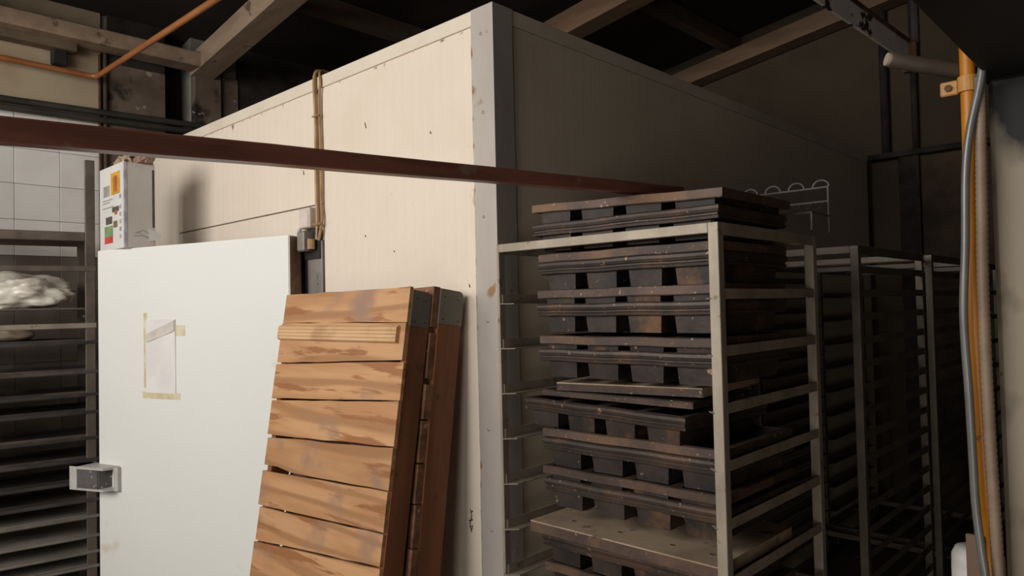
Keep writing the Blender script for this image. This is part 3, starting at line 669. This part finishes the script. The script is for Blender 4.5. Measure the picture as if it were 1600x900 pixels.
put(False, 'rust-edged loaf pan set topmost on the rack, under the long brown bar', 0.228, YF + 0.002, 1.934, 0.0, R(2.2)).scale = (1.062, 1, 1)
put(True, 'black loaf pan set on the first level, nested under its rusty strap', 0.252, YF, 1.741)
put(False, 'brown-strapped loaf pan set right under the rack top rail', 0.250, YF + .004, 1.768)
put(True, 'second-level black loaf pan set with four tins showing full height', 0.246, YF, 1.606)
put(False, 'second-level rusty loaf pan set nested high above its black partner', 0.243, YF + .003, 1.651)
put(True, 'third-level black loaf pan set, just above the floured tilted lid', 0.249, YF, 1.462)
put(False, 'third-level brown-strapped loaf pan set, orange rust on its strap', 0.249, YF + .002, 1.504)
put(True, 'skewed open loaf pan set sticking out left, under the tilted lid', 0.150, -0.035, 1.294, R(-4.5), R(0.6))
put(True, 'fifth-level loaf pan set with small dark square gaps between tins', 0.256, YF, 1.176)
put(False, 'fifth-level brown strap loaf pan set below the skewed open set', 0.252, YF + .002, 1.205)
put(True, 'sixth-level black loaf pan set standing on the wide floured lid', 0.258, YF, 1.046)
put(False, 'sixth-level purple-brown strap loaf pan set above the wide floured lid', 0.250, YF + .002, 1.084)
put(True, 'lowest but one loaf pan set, directly under the wide floured lid', 0.243, YF, 0.866)
put(False, 'lowest loaf pan set in view at the bottom edge', 0.248, YF + .002, 0.774)

def lid(name, label, w, d, lip, m_top, slots=True):
    r = thing(name, label, 'pan lid', (0, 0, 0))
    bm = bmesh.new()
    box(bm, 0, w, 0, d, -.003, 0); box(bm, 0, w, 0, .003, -lip, -.003); box(bm, 0, w, d - .003, d, -lip, -.003)
    box(bm, 0, .003, .003, d - .003, -lip, -.003); box(bm, w - .003, w, .003, d - .003, -lip, -.003)
    obj('sheet', bm, m_top, r)
    bm = bmesh.new(); box(bm, .0005, w - .0005, -.0015, .0005, -lip, -.004)
    obj('lip', bm, m_strap, r)
    if slots:
        bm = bmesh.new()
        for x in (.11, .29, .475, .60):
            box(bm, x, x + .016, .075, .082, -.001, .0006)
        obj('vent_slot', bm, m_black, r)
    return r
l7 = lid('pan_lid', 'wide floured flat pan lid with small slots, covering the lower pans', 0.668, 0.46, 0.034, m_flour); l7.location = (0.212, -0.088, 0.905); l7.rotation_euler = (0, 0, R(-0.6))
l4 = lid('pan_lid', 'small tilted floured lid lying in the skewed open pan set', 0.54, 0.34, 0.026, m_flour, False); l4.location = (0.262, 0.0, 1.347); l4.rotation_euler = (R(1.7), R(-1.4), R(-1.0))
l5 = lid('pan_lid', 'blackened lid under the small tilted floured lid', 0.60, 0.36, 0.02, m_pan, False); l5.location = (0.180, 0.02, 1.318); l5.rotation_euler = (0, R(-0.3), R(-4.0))

# wire basket on the rack top, behind the pans
wb = thing('wire_basket', 'bent wire basket lying on the rack top behind the dark pans', 'basket', (0.75, 0.45, 1.815))
def wire(pts, r=0.0035): return T(pts, r, 6)
yb = 0.545
bm = bmesh.new()
for z in (1.964, 1.918): tube(bm, [(0.45, yb, z), (0.962, yb, z)], .0032, 6)
for x in (0.962, 0.455): tube(bm, [(x, yb, 1.918), (x, yb, 1.968)], .0032, 6)
obj('frame', bm, m_wire, wb)
bm = bmesh.new()
for x in (0.962, 0.455): tube(bm, [(x, yb, 1.816), (x, yb, 1.918)], .0025, 6)
for x in (0.962, 0.455): tube(bm, [(x, yb, 1.87), (x, 0.40, 1.87), (x, 0.40, 1.816)], .0028, 6)
tube(bm, [(0.455, 0.40, 1.87), (0.962, 0.40, 1.87)], .0028, 6)
obj('leg_wires', bm, m_galv_dark, wb)
for x in (0.94, 0.86, 0.78, 0.70, 0.62):
    obj('loop', wire([(x + .026 * math.cos(a), yb, 1.966 + .022 * math.sin(a)) for a in [math.pi * k / 8 for k in range(9)]], .0028), m_wire, wb)
bm = bmesh.new()
for k in range(14):
    x = 0.47 + 0.037 * k; tube(bm, [(x, yb, 1.917), (x + .006, 0.47, 1.885), (x, 0.40, 1.868)], .002, 5)
o = obj('wire_mesh', bm, m_galv_dark, wb)

# long brown bar
A = Vector((0.635, -1.614, 1.857)); Bp = Vector((0.586, -0.283, 1.936)); dv = (Bp - A)
P0 = A - dv * 0.55; P1 = A + dv * 1.44
ax = dv.normalized(); sx = ax.cross(Vector((0, 0, 1))).normalized(); sz = sx.cross(ax)
bm = bmesh.new(); hw, hh = 0.018, 0.0175
nseg = 14; rings = []
for k in range(nseg + 1):
    p = P0.lerp(P1, k / nseg); j = .0006 * math.sin(k * 2.3)
    rings.append([bm.verts.new(p + sx * (a * hw) + sz * (b * hh + j)) for a, b in ((-1, -.82), (-.82, -1), (.82, -1), (1, -.82), (1, .82), (.82, 1), (-.82, 1), (-1, .82))])
for a, b in zip(rings, rings[1:]):
    for k in range(8): bm.faces.new((a[k], a[(k + 1) % 8], b[(k + 1) % 8], b[k]))
bm.faces.new(rings[0][::-1]); bm.faces.new(rings[-1])
o = obj('wooden_bar', bm, m_bar); tag(o, 'long reddish-brown wooden bar crossing in front of the chamber onto the rack top', 'bar')

# ------------------------------------------------------------------ left rack, trays, bag
LP = Vector((-2.80, -0.455, 0)); LR = R(-10.0); LL, LX = 0.86, 0.42
def local(o): o.location = LP; o.rotation_euler = (0, 0, LR); return o
lr = thing('tray_rack', 'dull brown upright tray rack beside the open door', 'rack', (0, 0, 0))
for x, y, h in ((-.03, -.055, 2.50), (-.03, -LL, 2.50), (-LX, -.055, 2.08), (-LX, -LL, 2.08)):
    obj('post', B((x, x + .03, y, y + .05, 0, h), bevel=.003), m_rackl, lr)
obj('top_rail', B((-.03, -.002, -LL + .05, -.055, 2.030, 2.082), bevel=.003), m_rackl, lr)
obj('top_rail', B((-LX + .002, -LX + .03, -LL + .05, -.055, 2.030, 2.082), bevel=.003), m_rackl, lr)
obj('top_shade_sheet', B((-LX + .03, -.03, -LL + .05, -.02, 2.062, 2.068)), m_rackl, lr)  # solid sheet added to shade the wall below it
obj('shelf_rail', B((-.022, .002, -LL + .01, .0, 1.856, 1.888), bevel=.003), m_rackl, lr)
obj('shelf_rail', B((-.020, .004, -LL + .01, .0, 1.532, 1.562), bevel=.003), m_galv, lr)
obj('shelf', B((-LX + .03, -.03, -LL + .05, -.05, 1.640, 1.650)), m_rackl, lr)
run = None; RUN = {}
m_runner_shaded = mat('runner_shaded', (0.095, 0.082, 0.075), (0.05, 0.045, 0.042), scale=6, rough=0.5, metal=0.3, rand=0.3)  # upper runners darkened in colour for the shade inside the rack
TZ = [1.452, 1.285, 1.155, 1.055, 0.908, 0.785, 0.662, 0.556, 0.462, 0.352, 0.262, 0.180]
for z in [1.61] + TZ:
    for x in (-LX + .03, ):
        if run is None:
            run = obj('crossbar', B((-LX + .03, -.03, -.058, -.050, -.016, -.003), (-LX + .03, -.03, -LL + .05, -LL + .06, -.016, -.003)), m_rackl, lr); run.location = (0, 0, z)
        else: again(run, 'crossbar', lr, (0, 0, z))
    if z < 1.6:
        key = 'lit' if z < 0.5 else 'shaded'
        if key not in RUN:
            RUN[key] = obj('runner', B((.0005, .004, -LL, .004, -.008, .008), (-.004, .0005, -LL + .052, -.056, -.012, -.009), (-LX - .004, -LX - .0005, -LL, 0, -.012, .010)), m_sheet_lit if key == 'lit' else m_runner_shaded, lr); RUN[key].location = (0, 0, z)
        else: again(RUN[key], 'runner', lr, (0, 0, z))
local(lr)
tb = {}
names = ['dark tray highest in the left rack, under the pale shelf rail', 'second dark tray from the top of the left rack', 'third dark tray down in the left rack',
         'fourth dark tray down in the left rack', 'fifth dark tray down in the left rack', 'dark tray level with the door latch top in the left rack',
         'dark tray just below latch height in the left rack', 'dark tray resting above the four grey lower trays', 'uppermost of the four lit-toned grey lower trays',
         'second of the four lit-toned grey lower trays', 'third of the four lit-toned grey lower trays', 'lowest lit-toned grey tray in the left rack']
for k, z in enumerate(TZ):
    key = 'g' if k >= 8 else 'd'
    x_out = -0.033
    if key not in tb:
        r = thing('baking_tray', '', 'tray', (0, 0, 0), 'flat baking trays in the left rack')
        m = m_sheet_lit if key == 'g' else m_sheet_dk
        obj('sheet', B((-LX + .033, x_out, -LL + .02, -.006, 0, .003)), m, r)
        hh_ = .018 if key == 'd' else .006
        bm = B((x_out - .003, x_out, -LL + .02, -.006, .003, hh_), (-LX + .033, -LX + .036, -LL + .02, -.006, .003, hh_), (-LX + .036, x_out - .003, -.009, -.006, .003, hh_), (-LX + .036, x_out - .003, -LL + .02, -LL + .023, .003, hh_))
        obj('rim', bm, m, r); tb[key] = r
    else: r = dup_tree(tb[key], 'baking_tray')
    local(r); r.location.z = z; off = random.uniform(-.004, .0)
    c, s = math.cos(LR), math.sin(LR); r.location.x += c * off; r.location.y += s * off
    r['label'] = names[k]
bag = lump('plastic_bag', (0, 0, 0), (0.155, 0.235, 0.108), m_bag, 2.0, 0.40, 1.9, sub=5)
for v in bag.data.vertices: v.co.z = max(v.co.z, -0.085)
smooth(bag); bag.location = LP + Vector((math.cos(LR) * -.20 - math.sin(LR) * -.36, math.sin(LR) * -.20 + math.cos(LR) * -.36, 1.7355)); bag.rotation_euler = (0, 0, LR)
tag(bag, 'crumpled white plastic bag lying on the upper shelf of the left rack', 'bag')
flat_bag = lump('sack', (0, 0, 0), (0.12, 0.13, 0.045), mat('beige_sack', (0.42, 0.34, 0.25), (0.30, 0.24, 0.17), scale=5, rough=0.8), 6.0, 0.2, 1.6, sub=4)
smooth(flat_bag)
for v in flat_bag.data.vertices: v.co.z = max(v.co.z, -0.03)
flat_bag.location = LP + Vector((math.cos(LR) * -.22 - math.sin(LR) * -.42, math.sin(LR) * -.22 + math.cos(LR) * -.42, 1.503)); flat_bag.rotation_euler = (0, 0, LR)
tag(flat_bag, 'flattened beige sack below the white plastic bag', 'sack')

# ------------------------------------------------------------------ pipes and cables on the left
o = obj('copper_pipe', T([(-3.36, -4.5, 3.20), (-3.34, -0.90, 3.160), (-3.33, -0.36, 3.149), (-3.325, -0.315, 3.148), (-3.30, -0.288, 3.148), (-3.25, -0.286, 3.148), (-1.60, -0.270, 3.135), (0.6, -0.25, 3.12)], 0.0175, 10), m_copper)
smooth(o); tag(o, 'orange copper pipe bending off the left wall under the rafters', 'pipe')
for k, (z, dx, lab) in enumerate([(2.925, 0.03, 'upper black cable running along the left wall above the tiles'), (2.875, 0.035, 'lower black cable running along the left wall above the tiles')]):
    o = obj('wall_cable', T(curve_pts([(-3.4 + dx, -5.0, z), (-3.4 + dx, -1.2, z - .005), (-3.4 + dx, -0.6, z), (-3.4 + dx, -0.1, z + .012), (-3.4 + dx + .02, 0.33, z + .02), (-3.38 + dx + .03, 0.75, z + .02)]), 0.022, 8), m_cable)
    smooth(o); tag(o, lab, 'cable')
o = obj('wall_conduit', T([(-3.385, -0.215, 1.2), (-3.385, -0.215, 3.34)], 0.014, 8), m_wpipe); smooth(o); tag(o, 'slim pale vertical conduit at the edge of the tiles', 'pipe')
o = obj('wall_conduit', T([(-3.39, -0.248, 1.2), (-3.39, -0.248, 3.32)], 0.009, 8), m_rust); smooth(o); tag(o, 'thin rusty vertical conduit left of the slim pale one', 'pipe')
br = thing('wooden_shelf', 'old dark timber ledge on a bracket high on the cream plaster', 'shelf', (-3.35, -0.6, 3.25))
obj('plank', B((-3.40, -3.30, -2.2, -0.40, 3.28, 3.37), bevel=.006), m_lintel, br)
obj('bracket', B((-3.40, -3.33, -0.53, -0.45, 3.19, 3.282), bevel=.006), m_nearblack, br)

# ------------------------------------------------------------------ things on the back wall
for x, lab in ((0.11, 'left black pipe running down the far brown wall'), (0.315, 'right black pipe running down the far brown wall')):
    o = obj('wall_pipe', T([(x, 4.165, 2.70), (x, 4.165, 3.95)], 0.032 if x < .2 else 0.024, 8), m_nearblack); smooth(o); tag(o, lab, 'pipe')
bp_ = thing('angle_beam', 'rusty white-painted angle iron hanging below the roof on a rod', 'beam', (1.05, 0.4, 2.5))
def bar_between(p, q, w0, w1, z0, z1):
    p = Vector(p); q = Vector(q); d = (q - p); n = Vector((d.y, -d.x, 0)).normalized(); bm = bmesh.new()
    ring = lambda c: [c + n * w0 + Vector((0, 0, z0)), c + n * w1 + Vector((0, 0, z0)), c + n * w1 + Vector((0, 0, z1)), c + n * w0 + Vector((0, 0, z1))]
    hexa(bm, ring(p), ring(q)); return bm
BA, BB = Vector((0.98, -0.34, 2.511)), Vector((1.086, 1.04, 2.445))
obj('flange', bar_between(BA, BB, -.004, .004, 0.0, .078), m_chip, bp_)
obj('flange', bar_between(BA, BB, -.060, -.004, .070, .078), m_rust, bp_)
obj('rust_edge', bar_between(BA, BB, -.004, .009, .072, .086), m_rust, bp_)
obj('end_bracket', B((1.065, 1.115, 1.02, 1.055, 2.415, 2.52), bevel=.004), m_rust, bp_)
obj('hanger_rod', T([(1.105, 1.06, 2.47), (1.105, 1.06, zr(1.1) + .31)], 0.014, 8), m_nearblack, bp_)
obj('hanger_rod', T([(0.97, -0.33, 2.55), (0.97, -0.33, zr(0.97) + .31)], 0.014, 8), m_nearblack, bp_)

# ------------------------------------------------------------------ right-hand column, pipes
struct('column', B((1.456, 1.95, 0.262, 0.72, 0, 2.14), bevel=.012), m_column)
o = obj('extractor_hood', B((1.457, 2.9, -1.1, 1.3, 2.14, 2.75), bevel=.004), m_hood); tag(o, 'black sheet-metal duct resting over the beige column', 'duct')
gp = thing('gas_pipe', 'upright yellow gas pipe with a clamp in front of the column', 'pipe', (1.42, 0.22, 0.0))
o = obj('tube', T(curve_pts([(1.421, 0.235, 2.60), (1.420, 0.235, 2.0), (1.414, 0.235, 1.6), (1.424, 0.235, 1.2), (1.434, 0.235, 0.9), (1.437, 0.235, 0.0)]), 0.0172, 14), m_gas, gp); smooth(o)
bm = bmesh.new()
cl = []
for k in range(15):
    a = R(20) - R(250) * k / 14; cl.append((1.421 + .021 * math.cos(a), .235 + .021 * math.sin(a)))
prof_o = [(1.421 + .0235 * math.cos(R(30) - R(240) * k / 14), .235 + .0235 * math.sin(R(30) - R(240) * k / 14)) for k in range(15)]
prof_i = [(1.421 + .0180 * math.cos(R(30) - R(240) * k / 14), .235 + .0180 * math.sin(R(30) - R(240) * k / 14)) for k in range(15)]
for (a, b, c, d) in zip(prof_o, prof_o[1:], prof_i[1:], prof_i):
    hexa(bm, [(*a, 2.108), (*b, 2.108), (*c, 2.108), (*d, 2.108)], [(*a, 2.146), (*b, 2.146), (*c, 2.146), (*d, 2.146)])
cb = obj('clamp', bm, m_clamp, gp)
obj('clamp_ear', B((1.362, 1.402, 0.219, 0.227, 2.104, 2.140), bevel=.003), m_clamp, cb)
obj('bolt', T([(1.381, 0.221, 2.122), (1.381, 0.213, 2.122)], 0.009, 6), m_rust, cb)
o = obj('stub_pipe', T([(1.262, 0.16, 2.212), (1.266, 0.164, 2.211), (1.39, 0.27, 2.176), (1.456, 0.33, 2.157)], 0.020, 14, radii=[.016, .020, .020, .020]), m_wpipe); smooth(o); tag(o, 'short dusty pipe stub with a paler end, fixed to the column behind the yellow pipe', 'pipe')
obj('end_cap', T([(1.258, 0.157, 2.2132), (1.263, 0.1612, 2.2118)], 0.0165, 14), mat('pale_cap', (0.45, 0.35, 0.27), rough=0.6), o)
def ray_y(P): return [(x, y, z) for x, y, z in P]
gh = obj('grey_conduit', T(curve_pts([(1.462, 0.19, 2.16), (1.452, 0.188, 2.10), (1.430, 0.186, 2.0), (1.418, 0.186, 1.90), (1.411, 0.186, 1.72), (1.402, 0.186, 1.55), (1.407, 0.186, 1.36), (1.410, 0.186, 1.20), (1.412, 0.186, 1.10), (1.421, 0.180, 1.0), (1.430, 0.172, 0.93), (1.436, 0.163, 0.80), (1.436, 0.160, 0.0)], 5), 0.0095, 10), m_greyhose)
smooth(gh); tag(gh, 'bowed shiny grey conduit in front of the yellow gas pipe', 'pipe')
pts = curve_pts([(1.452, 0.203, 2.13), (1.447, 0.203, 1.9), (1.441, 0.203, 1.6), (1.443, 0.203, 1.3), (1.449, 0.203, 1.0), (1.452, 0.203, 0.7), (1.452, 0.203, 0.0)], 40)
o = obj('corrugated_hose', T(pts, 0.012, 8, radii=[0.0125 + .0016 * (k % 2) for k in range(len(pts))]), m_brownhose); smooth(o); tag(o, 'brown corrugated hose running down between yellow pipe and column', 'hose')
o = obj('brown_plank', B((1.384, 1.418, 0.205, 0.216, 0.0, 1.02), bevel=.002), m_boardbrown); tag(o, 'narrow brown plank upright behind the lower grey conduit', 'plank')
bm = bmesh.new()
tube(bm, [(1.43, 0.262, 0.0), (1.43, 0.262, 0.02), (1.43, 0.262, 0.90), (1.43, 0.262, 0.935), (1.43, 0.262, 0.953), (1.43, 0.262, 0.958)], .06, 24, radii=[.055, .058, .060, .059, .050, .030])
for v in bm.verts: v.co.x -= 0.046; v.co.y += 0.068
o = obj('drum', bm, m_drum); smooth(o); tag(o, 'white rounded-top cylinder standing behind the brown plank at lower right', 'cylinder')

bpy.context.view_layer.update()
